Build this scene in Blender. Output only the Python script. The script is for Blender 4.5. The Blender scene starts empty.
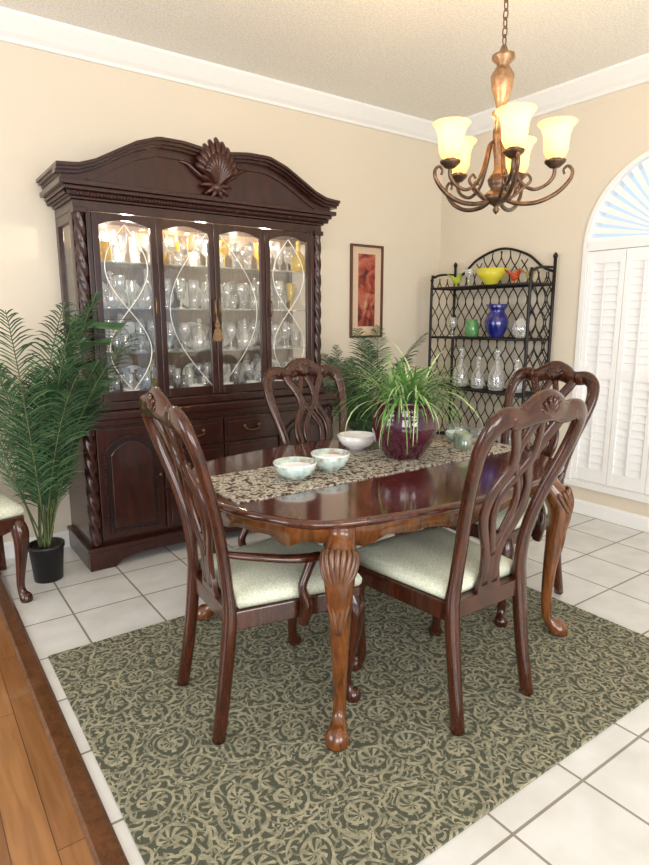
import bpy, math, random
from mathutils import Vector, Matrix
random.seed(7)
h=1.38
p=math.atan(112.5/599); a=math.radians(35.5)
sc=bpy.context.scene
PI=math.pi
# ------------------------------------------------------------------ helpers
class M:
    def __init__(s): s.v=[];s.f=[];s.m=[];s.s=[]
    def add(s,g,mat=0,smooth=True,xf=None):
        v,f=g; o=len(s.v)
        if xf is not None: v=[tuple(xf@Vector(q)) for q in v]
        s.v+=[tuple(q) for q in v]; s.f+=[tuple(i+o for i in q) for q in f]
        s.m+=[mat]*len(f); s.s+=[smooth]*len(f)
        return s
    def clampz(s,z=0): s.v=[(x,y,max(q,z)) for x,y,q in s.v]; return s
    def obj(s,name,mats,parent=None,bevel=0,subs=0):
        me=bpy.data.meshes.new(name); me.from_pydata(s.v,[],s.f)
        if not isinstance(mats,(list,tuple)): mats=[mats]
        for k in mats: me.materials.append(k)
        for i,pl in enumerate(me.polygons): pl.material_index=s.m[i]; pl.use_smooth=s.s[i]
        me.update()
        import bmesh
        bm=bmesh.new(); bm.from_mesh(me); bmesh.ops.recalc_face_normals(bm,faces=bm.faces); bm.to_mesh(me); bm.free()
        o=bpy.data.objects.new(name,me); sc.collection.objects.link(o)
        if parent is not None: o.parent=parent
        if bevel:
            b=o.modifiers.new("bev",'BEVEL'); b.width=bevel; b.segments=2; b.limit_method='ANGLE'; b.angle_limit=math.radians(50)
        return o
def root(name,loc=(0,0,0),rz=0):
    e=bpy.data.objects.new(name,None); sc.collection.objects.link(e); e.location=loc; e.rotation_euler=(0,0,rz); e.empty_display_size=.1
    return e
def box(x0,y0,z0,x1,y1,z1):
    v=[(x,y,z) for x in (x0,x1) for y in (y0,y1) for z in (z0,z1)]
    return v,[(0,1,3,2),(4,6,7,5),(0,4,5,1),(2,3,7,6),(0,2,6,4),(1,5,7,3)]
def lathe(prof,n=20,c=(0,0,0),mod=None,close=False):
    v=[];f=[]
    for r,z in prof:
        for i in range(n):
            t=2*PI*i/n; rr=r*(mod(t,z) if mod else 1)
            v.append((c[0]+rr*math.cos(t),c[1]+rr*math.sin(t),c[2]+z))
    L=len(prof)
    for j in range(L-1):
        for i in range(n):
            k=(i+1)%n; f.append((j*n+i,j*n+k,(j+1)*n+k,(j+1)*n+i))
    if close: f.append(tuple(range(n))); f.append(tuple((L-1)*n+i for i in range(n)))
    return v,f
def cr(P,k):
    out=[];n=len(P)
    for i in range(n-1):
        p0=P[max(i-1,0)];p1=P[i];p2=P[i+1];p3=P[min(i+2,n-1)]
        for j in range(k):
            t=j/k
            out.append(tuple(.5*((2*b)+(-A+c)*t+(2*A-5*b+4*c-d)*t*t+(-A+3*b-3*c+d)*t**3) for A,b,c,d in zip(p0,p1,p2,p3)))
    out.append(tuple(P[-1])); return out
def tube(P,n=8,k=4,ref=(0,1,0),sq=1.0,closed=False):
    P=[tuple(q) if len(q)==5 else tuple(q)+(q[3],) for q in P]
    if k>1: P=cr(P,k)
    ref=Vector(ref); v=[];f=[];L=len(P)
    for i,q in enumerate(P):
        A=Vector(P[max(i-1,0)][:3]);B=Vector(P[min(i+1,L-1)][:3])
        t=(B-A)
        if t.length<1e-9: t=Vector((0,0,1))
        t.normalize(); s=t.cross(ref)
        if s.length<1e-3: s=t.cross(Vector((1,.1,0)))
        s.normalize(); u=s.cross(t).normalized()
        for j in range(n):
            g=2*PI*(j+.5)/n; c_,s_=math.cos(g),math.sin(g)
            if sq!=1.0:
                c_=math.copysign(abs(c_)**sq,c_); s_=math.copysign(abs(s_)**sq,s_)
            w=Vector(q[:3])+s*(q[3]*c_)+u*(q[4]*s_); v.append(tuple(w))
    for i in range(L-1):
        for j in range(n):
            k2=(j+1)%n; f.append((i*n+j,i*n+k2,(i+1)*n+k2,(i+1)*n+j))
    f.append(tuple(range(n))); f.append(tuple((L-1)*n+j for j in range(n)))
    return v,f
def prism(pts,a0,a1,ax='y'):
    def mk(q,w):
        if ax=='y': return (q[0],w,q[1])
        if ax=='z': return (q[0],q[1],w)
        return (w,q[0],q[1])
    n=len(pts); v=[mk(q,a0) for q in pts]+[mk(q,a1) for q in pts]
    f=[tuple(range(n)),tuple(range(n,2*n))]+[(i,(i+1)%n,n+(i+1)%n,n+i) for i in range(n)]
    return v,f
def strip(P,wid,up=Vector((0,0,1))):
    v=[];f=[];L=len(P)
    for i,q in enumerate(P):
        t=(P[min(i+1,L-1)]-P[max(i-1,0)]).normalized(); s=t.cross(up)
        if s.length<1e-3: s=Vector((1,0,0))
        s.normalize(); v+= [tuple(q-s*wid[i]),tuple(q+s*wid[i])]
    for i in range(L-1): f.append((2*i,2*i+1,2*i+3,2*i+2))
    return v,f
# ------------------------------------------------------------------ materials
class N:
    def __init__(s,name):
        s.m=bpy.data.materials.new(name); s.m.use_nodes=True; s.t=s.m.node_tree
        s.b=s.t.nodes['Principled BSDF']; s.out=s.t.nodes['Material Output']
    def n(s,typ,**kw):
        x=s.t.nodes.new(typ)
        for k,v in kw.items():
            if k in('ins',): continue
            setattr(x,k,v)
        for k,v in kw.get('ins',{}).items():
            if isinstance(v,bpy.types.NodeSocket): s.t.links.new(v,x.inputs[k])
            else: x.inputs[k].default_value=v
        return x
    def set(s,**kw):
        for k,v in kw.items():
            k=k.replace('_',' ')
            if isinstance(v,bpy.types.NodeSocket): s.t.links.new(v,s.b.inputs[k])
            else: s.b.inputs[k].default_value=v
    def math(s,op,a_,b_=0,c_=0):
        return s.n('ShaderNodeMath',operation=op,ins={0:a_,1:b_,2:c_}).outputs[0]
    def ramp(s,fac,stops):
        r=s.n('ShaderNodeValToRGB',ins={0:fac}); e=r.color_ramp.elements
        while len(e)<len(stops): e.new(.5)
        for i,(q,c) in enumerate(stops): e[i].position=q; e[i].color=tuple(c)+(1,)
        return r.outputs[0]
    def obj(s,scale=(1,1,1)):
        tc=s.n('ShaderNodeTexCoord'); mp=s.n('ShaderNodeMapping',ins={0:tc.outputs['Object'],3:scale}); return mp.outputs[0]
    def bump(s,hgt,st=.2,d=.01):
        b=s.n('ShaderNodeBump',ins={'Height':hgt,'Strength':st,'Distance':d}); s.t.links.new(b.outputs[0],s.b.inputs['Normal'])
def plain(name,c,rough=.5,metal=0,coat=0,nscale=30,var=.08,**kw):
    m=N(name); no=m.n('ShaderNodeTexNoise',ins={'Vector':m.obj(),'Scale':nscale,'Detail':3.0})
    c0=tuple(x*(1-var) for x in c); c1=tuple(min(1,x*(1+var)) for x in c)
    m.set(Base_Color=m.ramp(no.outputs[0],[(.3,c0),(.7,c1)]),Roughness=rough,Metallic=metal,Coat_Weight=coat,**kw)
    return m.m
def wood(name,c0,c1,scale=(6,6,1.2),rough=.3,coat=.3,ns=4,spec=.35):
    m=N(name); v=m.obj(scale)
    no=m.n('ShaderNodeTexNoise',ins={'Vector':v,'Scale':ns,'Detail':8.0,'Roughness':.6,'Distortion':1.2})
    n2=m.n('ShaderNodeTexNoise',ins={'Vector':v,'Scale':ns*6,'Detail':4.0})
    mx=m.math('ADD',m.math('MULTIPLY',no.outputs[0],.75),m.math('MULTIPLY',n2.outputs[0],.25))
    m.set(Base_Color=m.ramp(mx,[(.32,c0),(.66,c1)]),Roughness=rough,Coat_Weight=coat,Coat_Roughness=.08,Specular_IOR_Level=spec)
    return m.m
W_CAB=wood("cabinet_cherry",(.010,.0022,.0016),(.046,.0095,.0052),rough=.28)
W_CABD=wood("cabinet_cherry_dark",(.006,.0016,.0013),(.020,.0046,.0032),rough=.35)
W_CARVE=wood("carved_wood",(.040,.014,.006),(.19,.080,.036),rough=.32,ns=8)
W_CARVED=wood("carved_wood_dark",(.014,.0034,.002),(.075,.019,.010),rough=.3,ns=8)
W_CH=wood("chair_cherry",(.014,.0033,.0016),(.070,.0165,.0060),rough=.22,coat=.5)
W_TAB=wood("table_cherry_side",(.040,.011,.0035),(.20,.066,.015),rough=.22,coat=.6)
W_TOP=wood("table_top",(.026,.004,.0022),(.105,.0165,.0075),scale=(1.2,6,6),rough=.12,coat=1)
CUSH=N("cushion_fabric")
_n=CUSH.n('ShaderNodeTexNoise',ins={'Vector':CUSH.obj(),'Scale':140.0,'Detail':3.0})
CUSH.set(Base_Color=CUSH.ramp(_n.outputs[0],[(.35,(.50,.53,.41)),(.65,(.67,.70,.58))]),Roughness=.9); CUSH.bump(_n.outputs[0],.3,.003); CUSH=CUSH.m
IRON=plain("wrought_iron",(.010,.007,.006),.45,.3)
BRASS=plain("antique_brass",(.16,.10,.045),.35,.9)
WHITE=plain("white_trim_paint",(.84,.84,.82),.45,var=.01)
def wallmat(name,c):
    m=N(name); no=m.n('ShaderNodeTexNoise',ins={'Vector':m.obj(),'Scale':60.0,'Detail':4.0})
    m.set(Base_Color=m.ramp(no.outputs[0],[(.3,tuple(x*.985 for x in c)),(.7,c)]),Roughness=.75); m.bump(no.outputs[0],.12,.004); return m.m
WALL=wallmat("wall_paint_cream",(.71,.635,.515))
m=N("popcorn_ceiling"); no=m.n('ShaderNodeTexNoise',ins={'Vector':m.obj(),'Scale':85.0,'Detail':4.0})
m.set(Base_Color=m.ramp(no.outputs[0],[(.38,(.80,.77,.70)),(.58,(.92,.90,.84))]),Roughness=.95); m.bump(no.outputs[0],.45,.010); CEIL=m.m
m=N("ceramic_floor_tile"); v=m.obj()
mp=m.n('ShaderNodeMapping',ins={0:v,1:(.105,.16,0)})
br=m.n('ShaderNodeTexBrick',offset=0.0,squash=1.0,ins={'Vector':mp.outputs[0],'Scale':1.0,'Mortar Size':.005,'Mortar Smooth':.2,'Brick Width':.335,'Row Height':.335,'Color1':(.66,.66,.65,1),'Color2':(.71,.71,.70,1),'Mortar':(.27,.25,.21,1)})
no=m.n('ShaderNodeTexNoise',ins={'Vector':v,'Scale':7.0,'Detail':6.0})
mix=m.n('ShaderNodeMix',data_type='RGBA',blend_type='MULTIPLY'); mix.inputs[0].default_value=1
m.t.links.new(br.outputs[0],mix.inputs[6]); m.t.links.new(m.ramp(no.outputs[0],[(.3,(.86,.85,.82)),(.7,(1,1,1))]),mix.inputs[7])
m.set(Base_Color=mix.outputs[2],Roughness=.25); m.bump(m.math('SUBTRACT',1,br.outputs[1]),.4,.004); TILE=m.m
m=N("hardwood_planks"); v=m.obj()
mp=m.n('ShaderNodeMapping',ins={0:v,2:(0,0,PI/2)})
br=m.n('ShaderNodeTexBrick',offset=.37,ins={'Vector':mp.outputs[0],'Scale':1.0,'Mortar Size':.0015,'Brick Width':1.1,'Row Height':.105,'Color1':(.21,.085,.026,1),'Color2':(.33,.15,.050,1),'Mortar':(.07,.025,.008,1)})
g=m.n('ShaderNodeTexNoise',ins={'Vector':m.n('ShaderNodeMapping',ins={0:v,3:(14,1.2,1)}).outputs[0],'Scale':3.0,'Detail':7.0,'Distortion':.8})
mix=m.n('ShaderNodeMix',data_type='RGBA',blend_type='MULTIPLY'); mix.inputs[0].default_value=1
m.t.links.new(br.outputs[0],mix.inputs[6]); m.t.links.new(m.ramp(g.outputs[0],[(.3,(.72,.66,.6)),(.65,(1,1,1))]),mix.inputs[7])
m.set(Base_Color=mix.outputs[2],Roughness=.3,Coat_Weight=.4); PLANK=m.m
W_NOSE=wood("threshold_wood",(.045,.015,.005),(.15,.055,.018))
# rug
m=N("damask_rug"); v=m.obj()
dn=m.n('ShaderNodeTexNoise',ins={'Vector':v,'Scale':9.0,'Detail':2.0})
vm=m.n('ShaderNodeVectorMath',operation='MULTIPLY_ADD',ins={0:dn.outputs[1],1:(.05,.05,0),2:v}).outputs[0]
def scroll(sc_,k,sgn,rnd=.8,off=0.0):
    vv=m.n('ShaderNodeVectorMath',operation='ADD',ins={0:vm,1:(off,off*.7,0)}).outputs[0]
    vo=m.n('ShaderNodeTexVoronoi',voronoi_dimensions='2D',ins={'Vector':vv,'Scale':sc_,'Randomness':rnd})
    df=m.n('ShaderNodeVectorMath',operation='SUBTRACT',ins={0:vv,1:vo.outputs['Position']}).outputs[0]
    sp=m.n('ShaderNodeSeparateXYZ',ins={0:df})
    an=m.math('ARCTAN2',sp.outputs[1],sp.outputs[0])
    return m.math('SINE',m.math('ADD',m.math('MULTIPLY',vo.outputs['Distance'],k),m.math('MULTIPLY',an,sgn))),vo.outputs['Distance']
s1,d1=scroll(6.5,23.0,1.0,.7); s2,d2=scroll(6.5,10.0,8.0,.7); s3,d3=scroll(20.0,9.0,4.0,1.0,.37); s4,d4=scroll(7.5,26.0,-1.0,.9,.11)
l1=m.math('GREATER_THAN',s1,.74)
fl=m.math('MULTIPLY',m.math('GREATER_THAN',s2,.05),m.math('LESS_THAN',d1,.25))
lv=m.math('MULTIPLY',m.math('GREATER_THAN',s3,.45),m.math('GREATER_THAN',d1,.33))
l4=m.math('MULTIPLY',m.math('GREATER_THAN',s4,.84),.6)
both=m.math('MAXIMUM',m.math('MAXIMUM',l1,l4),m.math('MAXIMUM',fl,lv))
fz=m.n('ShaderNodeTexNoise',ins={'Vector':v,'Scale':240.0,'Detail':2.0}); big=m.n('ShaderNodeTexNoise',ins={'Vector':v,'Scale':38.0,'Detail':3.0})
fac=m.math('ADD',m.math('MULTIPLY',both,m.math('ADD',.0,m.math('MULTIPLY',big.outputs[0],1.2))),m.math('MULTIPLY',m.math('SUBTRACT',fz.outputs[0],.45),.6))
m.set(Base_Color=m.ramp(fac,[(0,(.052,.058,.038)),(.25,(.105,.108,.072)),(.9,(.36,.335,.23))]),Roughness=.95); m.bump(fz.outputs[0],.5,.004); RUG=m.m
m=N("table_runner_fabric"); v=m.obj()
vo=m.n('ShaderNodeTexVoronoi',ins={'Vector':v,'Scale':55.0}); n1=m.n('ShaderNodeTexNoise',ins={'Vector':v,'Scale':30.0,'Detail':4.0})
m.set(Base_Color=m.ramp(m.math('ADD',m.math('MULTIPLY',n1.outputs[0],.8),m.math('MULTIPLY',vo.outputs[0],.35)),[(.46,(.035,.016,.010)),(.54,(.20,.16,.12)),(.62,(.58,.56,.49)),(.72,(.09,.075,.055)),(.80,(.5,.47,.38))]),Roughness=.9); RUNNER=m.m
def glassmat(name,tint=(1,1,1),gl=.25,white=0.0,rough=.02):
    m=N(name); t=m.n('ShaderNodeBsdfTransparent',ins={0:tint+(1,)}); g=m.n('ShaderNodeBsdfGlossy',ins={0:(1,1,1,1),'Roughness':rough})
    lw=m.n('ShaderNodeLayerWeight',ins={0:.35}); f=m.math('ADD',gl*.4,m.math('MULTIPLY',lw.outputs[1],gl*2.2))
    mx=m.n('ShaderNodeMixShader',ins={0:f,1:t.outputs[0],2:g.outputs[0]}); o_=mx
    if white:
        d=m.n('ShaderNodeBsdfDiffuse',ins={0:(min(1,tint[0]*.9),min(1,tint[1]*.9),min(1,tint[2]*.9),1)}); o_=m.n('ShaderNodeMixShader',ins={0:white,1:mx.outputs[0],2:d.outputs[0]})
    m.t.links.new(o_.outputs[0],m.out.inputs[0]); return m.m
PANE=glassmat("cabinet_glass",(1,1,1),.10)
GLASS=glassmat("crystal_glass",(.97,.97,.96),.40,.17)
GLASSR=glassmat("clear_glass",(.95,.97,.97),.35,.15)
GAMBC=glassmat("yellow_crystal_and_glints",(.98,.80,.15),.25,.35)  # yellow glassware; its colour also stands in for chandelier reflections in the panes
GBLUE=plain("cobalt_glass",(.004,.008,.16),.08,coat=1); GLIME=glassmat("lime_glass",(.75,.9,.1),.2,.6); GYEL=glassmat("yellow_lime_glass",(.95,.88,.08),.2,.6)
GGREEN=glassmat("green_glass",(.25,.62,.25),.2,.4); GRED=glassmat("orange_art_glass",(.85,.16,.06),.2,.6); GAMB=glassmat("amber_glass",(.85,.75,.45),.2,.25)
BACKP=wood("cabinet_back_panel",(.13,.085,.055),(.26,.19,.13),rough=.3,coat=.6)
CHINA=plain("white_china",(.82,.82,.80),.2,coat=.5,var=.02)
LEAF=plain("palm_leaf",(.030,.085,.035),.45,nscale=8,var=.5)
LEAF2=plain("grass_leaf",(.13,.30,.07),.45,nscale=14,var=.5)
STEM=plain("palm_stem",(.10,.13,.05),.6,var=.3)
SOIL=plain("soil",(.03,.02,.012),.95)
BLACKP=plain("black_plastic_pot",(.008,.008,.009),.4)
# ------------------------------------------------------------------ room
CZ=2.94; BY=3.8; RX=3.94
M().add(box(.345,-3,-.1,RX+.1,BY+.1,0),0,False).obj("floor",TILE)
M().add(box(-3.5,-3,-.1,.30,BY+.1,.004),0,False).obj("floor_wood",PLANK)
M().add(prism([(.280,-.05),(.352,-.05),(.352,.004),(.340,.014),(.290,.014),(.280,.008)],-3,BY,'y'),0,False).obj("trim_3",W_NOSE,bevel=.002)
M().add(box(-3.5,-3,CZ,RX+.1,BY+.1,CZ+.1),0,False).obj("ceiling",CEIL)
M().add(box(-3.5,BY,-.1,RX+.1,BY+.1,CZ+.1),0,False).obj("wall_back",WALL)
WC=1.88; WR=.57; WZ0=.24; WZ1=1.87
def arch(r,n=32,c=WC,z=WZ1): return [(c+r*math.cos(PI*i/n),z+r*math.sin(PI*i/n)) for i in range(n+1)]
wr=M(); T=.14
def wq(y0,z0,y1,z1): wr.add(box(RX,y0,z0,RX+T,y1,z1),0,False)
wq(-3,0,WC-WR,CZ); wq(WC+WR,0,BY,CZ); wq(WC-WR,0,WC+WR,WZ0)
A=arch(WR)
for i in range(len(A)-1):
    (y0,z0),(y1,z1)=A[i],A[i+1]
    wr.add(prism([(y0,z0),(y0,CZ),(y1,CZ),(y1,z1)],RX,RX+T,'x'),0,False)
wr.obj("wall_right",WALL)
pr=[(0,0),(0,.125),(.016,.125),(.024,.108),(.045,.088),(.075,.05),(.09,.03),(.10,.018),(.10,0)]
M().add(prism([(BY-d,CZ-q) for d,q in pr],-3.5,RX,'x'),0,False).obj("trim_1",WHITE)
M().add(prism([(RX-d,CZ-q) for d,q in pr],-3,BY,'y'),0,False).obj("trim_2",WHITE)
def bbp(L,s): return [(L,0),(L-.015,0),(L-.015,.085),(L-.008,.10),(L,.10)]
M().add(prism(bbp(BY,0),.353,RX,'x'),0,False).obj("baseboard_back",WHITE)
M().add(prism(bbp(RX,0),-3,BY-.015,'y'),0,False).obj("baseboard_right",WHITE)
# window
win=root("window_1",(RX,WC,0))
w=M()
def lp(y,z): return (y-WC,z)
ri=arch(WR-.030); ro=arch(WR-.001)
for i in range(len(ri)-1):
    w.add(prism([lp(*ri[i]),lp(*ro[i]),lp(*ro[i+1]),lp(*ri[i+1])],-.012,.10,'x'),0,False)
for s_ in(-1,1):
    y0,y1=sorted((s_*(WR-.035),s_*(WR-.001))); w.add(box(-.012,y0,WZ0+.001,.10,y1,WZ1),0,False)
w.add(box(-.03,-WR-.04,WZ0-.04,-.001,WR+.04,WZ0),0,False)
w.add(box(-.001,-WR+.001,WZ0,.10,WR-.001,WZ0+.004),0,False)
w.add(box(-.012,-WR+.036,WZ1-.03,.08,WR-.036,WZ1+.025),0,False)
w.obj("casing",WHITE,win)
w=M(); SH=plain("shutter_white",(.88,.88,.87),.4,var=.01)
xs=[-WR+.036+i*(2*WR-.072)/4 for i in range(5)]
for i in range(4):
    y0,y1=xs[i]+.002,xs[i+1]-.002
    z0,z1=WZ0+.008,WZ1-.034; ya,yb_=y0+.035,y1-.035
    w.add(box(0.0,y0,z0,.03,ya,z1),0,False); w.add(box(0,yb_,z0,.03,y1,z1),0,False)
    for za,zb in((z0,z0+.09),(z1-.08,z1),(.98,1.05)): w.add(box(.002,ya-.001,za,.028,yb_+.001,zb),0,False)
    segs=((z0+.09,.98),(1.05,z1-.08))
    for sa,sb in segs:
        nl=int(round((sb-sa)/.052)); st_=(sb-sa)/nl
        for k in range(nl):
            z=sa+st_*(k+.5)
            w.add(([(x_,y_,z_) for y_ in(ya,yb_) for x_,z_ in((.002,z-.026),(.008,z-.028),(.026,z+.026),(.020,z+.028))],[(0,1,2,3),(4,5,6,7),(0,1,5,4),(1,2,6,5),(2,3,7,6),(3,0,4,7)]),0,False)
    w.add(box(-.008,(y0+y1)/2-.005,z0+.1,-.001,(y0+y1)/2+.005,z1-.09),0,False)
NB=23
for i in range(NB):
    t=PI*(i+.5)/NB; r0,r1=.12,WR-.033; hw=.5*PI/NB*.60
    c0=(math.cos(t-hw),math.sin(t-hw)); c1_=(math.cos(t+hw),math.sin(t+hw))
    q=[(.018,c0[0]*r0,WZ1+.025+c0[1]*r0),(.018,c1_[0]*r0,WZ1+.025+c1_[1]*r0),(.018,c1_[0]*r1,WZ1+c1_[1]*r1),(.018,c0[0]*r1,WZ1+c0[1]*r1)]
    w.add((q+[(x_+.008,y_,z_) for x_,y_,z_ in q],[(0,1,2,3),(4,5,6,7),(0,1,5,4),(1,2,6,5),(2,3,7,6),(3,0,4,7)]),0,False)
w.add(prism([(.125*math.cos(PI*i/16),WZ1+.026+.125*math.sin(PI*i/16)) for i in range(17)],.01,.04,'x'),0,False)
w.obj("shutters",SH,win)
w=M(); w.add(box(.101,-WR+.001,WZ0+.001,.105,WR-.001,WZ1),0,False)
w.obj("glass_pane",PANE,win)
o=root("wall_outlet",(.66,BY,.30)); M().add(box(-.035,-.006,-.057,.035,0,.057),0,False).add(box(-.016,-.009,.010,.016,-.0061,.038),0,False).add(box(-.016,-.009,-.038,.016,-.0061,-.010),0,False).obj("plate",WHITE,o,bevel=.002)
M().add(box(.385,.93,0,2.57,2.52,.009),0,False).obj("area_rug",RUG,bevel=.003)
RZ=.0097
# ------------------------------------------------------------------ chair
LEAN=1.0
def yb(z):
    P=[(0,-.295),(.2,-.262),(.45,-.235),(.6,-.248),(.8,-.300),(1.0,-.375),(1.16,-.440)]
    e_=(1-LEAN)*.070*max(0,z-.55)/.56
    for (a0,b0),(a1,b1) in zip(P,P[1:]):
        if z<=a1: return b0+(b1-b0)*(z-a0)/(a1-a0)+e_
    return P[-1][1]+e_
def chair(name,loc,rz,arms=False,lean=1.0):
    global LEAN
    LEAN=lean
    e=root(name,loc,rz)
    b=M()
    for s in(-1,1):
        P=[(.188,0,.021),(.180,.2,.022),(.178,.42,.027),(.170,.52,.026),(.172,.64,.024),(.195,.78,.023),(.226,.92,.024),(.234,1.0,.027),(.218,1.062,.031),(.175,1.090,.033),(.12,1.086,.032)]
        b.add(tube([(s*x,yb(z),z,r,.018 if z>.5 else .022) for x,z,r in P],n=10,k=4,sq=.7))
    Q=[(-.16,1.087,.033),(-.10,1.085,.036),(-.05,1.105,.046),(0,1.115,.052),(.05,1.105,.046),(.10,1.085,.036),(.16,1.087,.033)]
    b.add(tube([(x,yb(z)-.002,z,r,.018) for x,z,r in Q],n=10,k=4,sq=.7))
    for sy in(-1,1):
        for i in range(7):
            t=math.radians(-66+22*i)
            b.add(tube([(0,yb(1.075)+sy*.014,1.075,.006),(.03*math.sin(t),yb(1.085+.03*math.cos(t))+sy*.019,1.085+.03*math.cos(t),.009),(.055*math.sin(t),yb(1.085+.062*math.cos(t))+sy*.014,1.085+.062*math.cos(t),.006)],n=6,k=2))
    for s in(-1,1):
        P=[(.026,.47),(.028,.56),(.040,.62),(.078,.69),(.098,.76),(.088,.83),(.052,.89),(.042,.93),(.066,.99),(.098,1.04),(.115,1.08)]
        b.add(tube([(s*x,yb(z),z,.023,.009) for x,z in P],n=8,k=4,sq=.6))
        P=[(.0,.58),(.026,.66),(.050,.74),(.045,.81),(.0,.88),(-.040,.94),(-.038,1.00),(-.01,1.07)]
        b.add(tube([(s*x,yb(z)+.001*s,z,.016,.009) for x,z in P],n=8,k=4,sq=.6))
    b.add(([(x,yb(z)+dy,z) for z,x0 in((.440,.062),(.475,.055),(.53,.042),(.60,.040),(.66,.030)) for x in(-x0,x0) for dy in(-.008,.008)],
          [(0,1,3,2),(16,17,19,18)]+[q for j in(0,4,8,12) for q in((j,j+2,j+6,j+4),(j+1,j+3,j+7,j+5),(j,j+1,j+5,j+4),(j+2,j+3,j+7,j+6))]),0,False)
    b.clampz().obj("back",W_CH,e)
    def trap(i,rw,fw,y0,y1):
        pts=[(-rw+i,y0+i),(rw-i,y0+i)]
        n=10
        fr=[(fw-i-2*(fw-i)*k/n, y1-i+.025*math.sin(PI*k/n)) for k in range(n+1)]
        return pts+fr
    s_=M().add(prism(trap(0,.195,.25,-.245,.225),.380,.445,'z'),0,False)
    s_.add(prism([(-.22,.39),(-.15,.365),(-.06,.38),(0,.36),(.06,.38),(.15,.365),(.22,.39)],.218,.236,'y'),0,False)
    s_.obj("seat_frame",W_CH,e,bevel=.004)
    c=M(); v=[];f=[]
    lev=[(.447,.004),(.46,-.004),(.478,-.006),(.495,.004),(.507,.03),(.513,.07),(.516,.12)]
    for z,i in lev:
        q=trap(i,.188,.245,-.210,.225); n=len(q); v+=[(x,y,z) for x,y in q]
    for j in range(len(lev)-1):
        for i in range(n): k=(i+1)%n; f.append((j*n+i,j*n+k,(j+1)*n+k,(j+1)*n+i))
    f.append(tuple((len(lev)-1)*n+i for i in range(n))); f.append(tuple(range(n)))
    c.add((v,f)).obj("seat_cushion",CUSH,e)
    l=M()
    for s in(-1,1):
        P=[(0,.43,.030),(.018,.37,.040),(.020,.30,.034),(.008,.19,.024),(-.002,.09,.019),(.004,.045,.021),(.018,.02,.031),(.020,.0,.027)]
        l.add(tube([(s*(.212+o_*.8),.195+o_*.9,z,r) for o_,z,r in P],n=10,k=4))
    l.clampz().obj("front_legs",W_CH,e)
    if arms:
        ar=M()
        for s in(-1,1):
            P=[(.180,yb(.64)+.01,.640,.015),(.210,-.18,.630,.018),(.240,-.06,.608,.020),(.252,.02,.600,.021),(.250,.06,.598,.020),(.246,.078,.588,.015)]
            ar.add(tube([(s*x,y,z,r,r*.65) for x,y,z,r in P],n=8,k=4,ref=(0,0,1),sq=.8))
            P=[(.238,.0,.37,.022),(.256,.005,.44,.021),(.252,-.01,.50,.016),(.250,.01,.55,.016),(.251,.03,.595,.018)]
            ar.add(tube([(s*x,y,z,r,r*.9) for x,y,z,r in P],n=8,k=4,sq=.8))
        ar.obj("arms",W_CH,e)
    return e
chair("dining_armchair",(1.045,1.800,RZ),-PI/2-.08,True,lean=.55)
chair("dining_chair",(1.60,1.50,RZ),0)
chair("dining_chair.001",(1.81,2.36,RZ),PI-.04)
chair("dining_armchair.001",(2.34,1.82,RZ),PI/2,True)
chair("dining_chair.002",(.180,3.345,.0),PI)
# ------------------------------------------------------------------ table
tb=root("dining_table",(1.66,1.92,RZ))
TH=.755
def sup(ax,by,n=3.0,K=96,wv=.012):
    o=[]
    for i in range(K):
        t=2*PI*i/K; c,s=math.cos(t),math.sin(t); r=1+wv*math.cos(8*t)
        o.append((math.copysign(abs(c)**(2/n),c)*ax*r,math.copysign(abs(s)**(2/n),s)*by*r))
    return o
def ringed(lev,K=96,capb=True,capt=True):
    v=[];f=[]
    for i_,z in lev:
        v+=[(x,y,z) for x,y in sup(.81-i_,.585-i_)]
    for j in range(len(lev)-1):
        for i in range(K): k=(i+1)%K; f.append((j*K+i,j*K+k,(j+1)*K+k,(j+1)*K+i))
    if capb: f.append(tuple(range(K)))
    if capt: f.append(tuple((len(lev)-1)*K+i for i in range(K)))
    return v,f
W_EDGE=wood("table_edge",(.022,.0045,.0025),(.090,.022,.008),rough=.2,coat=.8)
M().add(ringed([(.03,TH-.034),(.016,TH-.030),(.006,TH-.024),(.004,TH-.018),(0,TH-.012),(.003,TH-.005),(.009,TH-.001),(.014,TH)],capt=False)).obj("top_edge",W_EDGE,tb)
M().add(ringed([(.014,TH-.001),(.02,TH)]),0,False).obj("top_surface",W_TOP,tb)
ap=M(); K=96; v=[];f=[]
o1=sup(.81-.05,.585-.05); o2=sup(.81-.07,.585-.07)
for o_ in(o1,o2):
    for i,(x,y) in enumerate(o_):
        t=2*PI*i/K; v.append((x,y,TH-.093-.012*math.cos(12*t)-.008*math.cos(24*t)))
    for x,y in o_: v.append((x,y,TH-.032))
for i in range(K):
    k=(i+1)%K; f+=[(i,k,K+k,K+i),(2*K+i,2*K+k,3*K+k,3*K+i),(i,k,2*K+k,2*K+i)]
ap.add((v,f)).obj("apron",W_TAB,tb)
lg=M()
for sx in(-1,1):
    for sy in(-1,1):
        bx,by=.545,.455
        P=[(0,.722,.044),(.008,.68,.046),(.050,.62,.054),(.062,.56,.050),(.052,.46,.040),(.040,.32,.030),(.034,.18,.023),(.040,.09,.022),(.060,.05,.028),(.085,.028,.040),(.092,.010,.040),(.088,0,.034)]
        lg.add(tube([(sx*(bx+o_*.75),sy*(by+o_*.75),z,r) for o_,z,r in P],n=12,k=4))
lg.clampz().obj("legs",W_TAB,tb)
kn=M()
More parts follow.
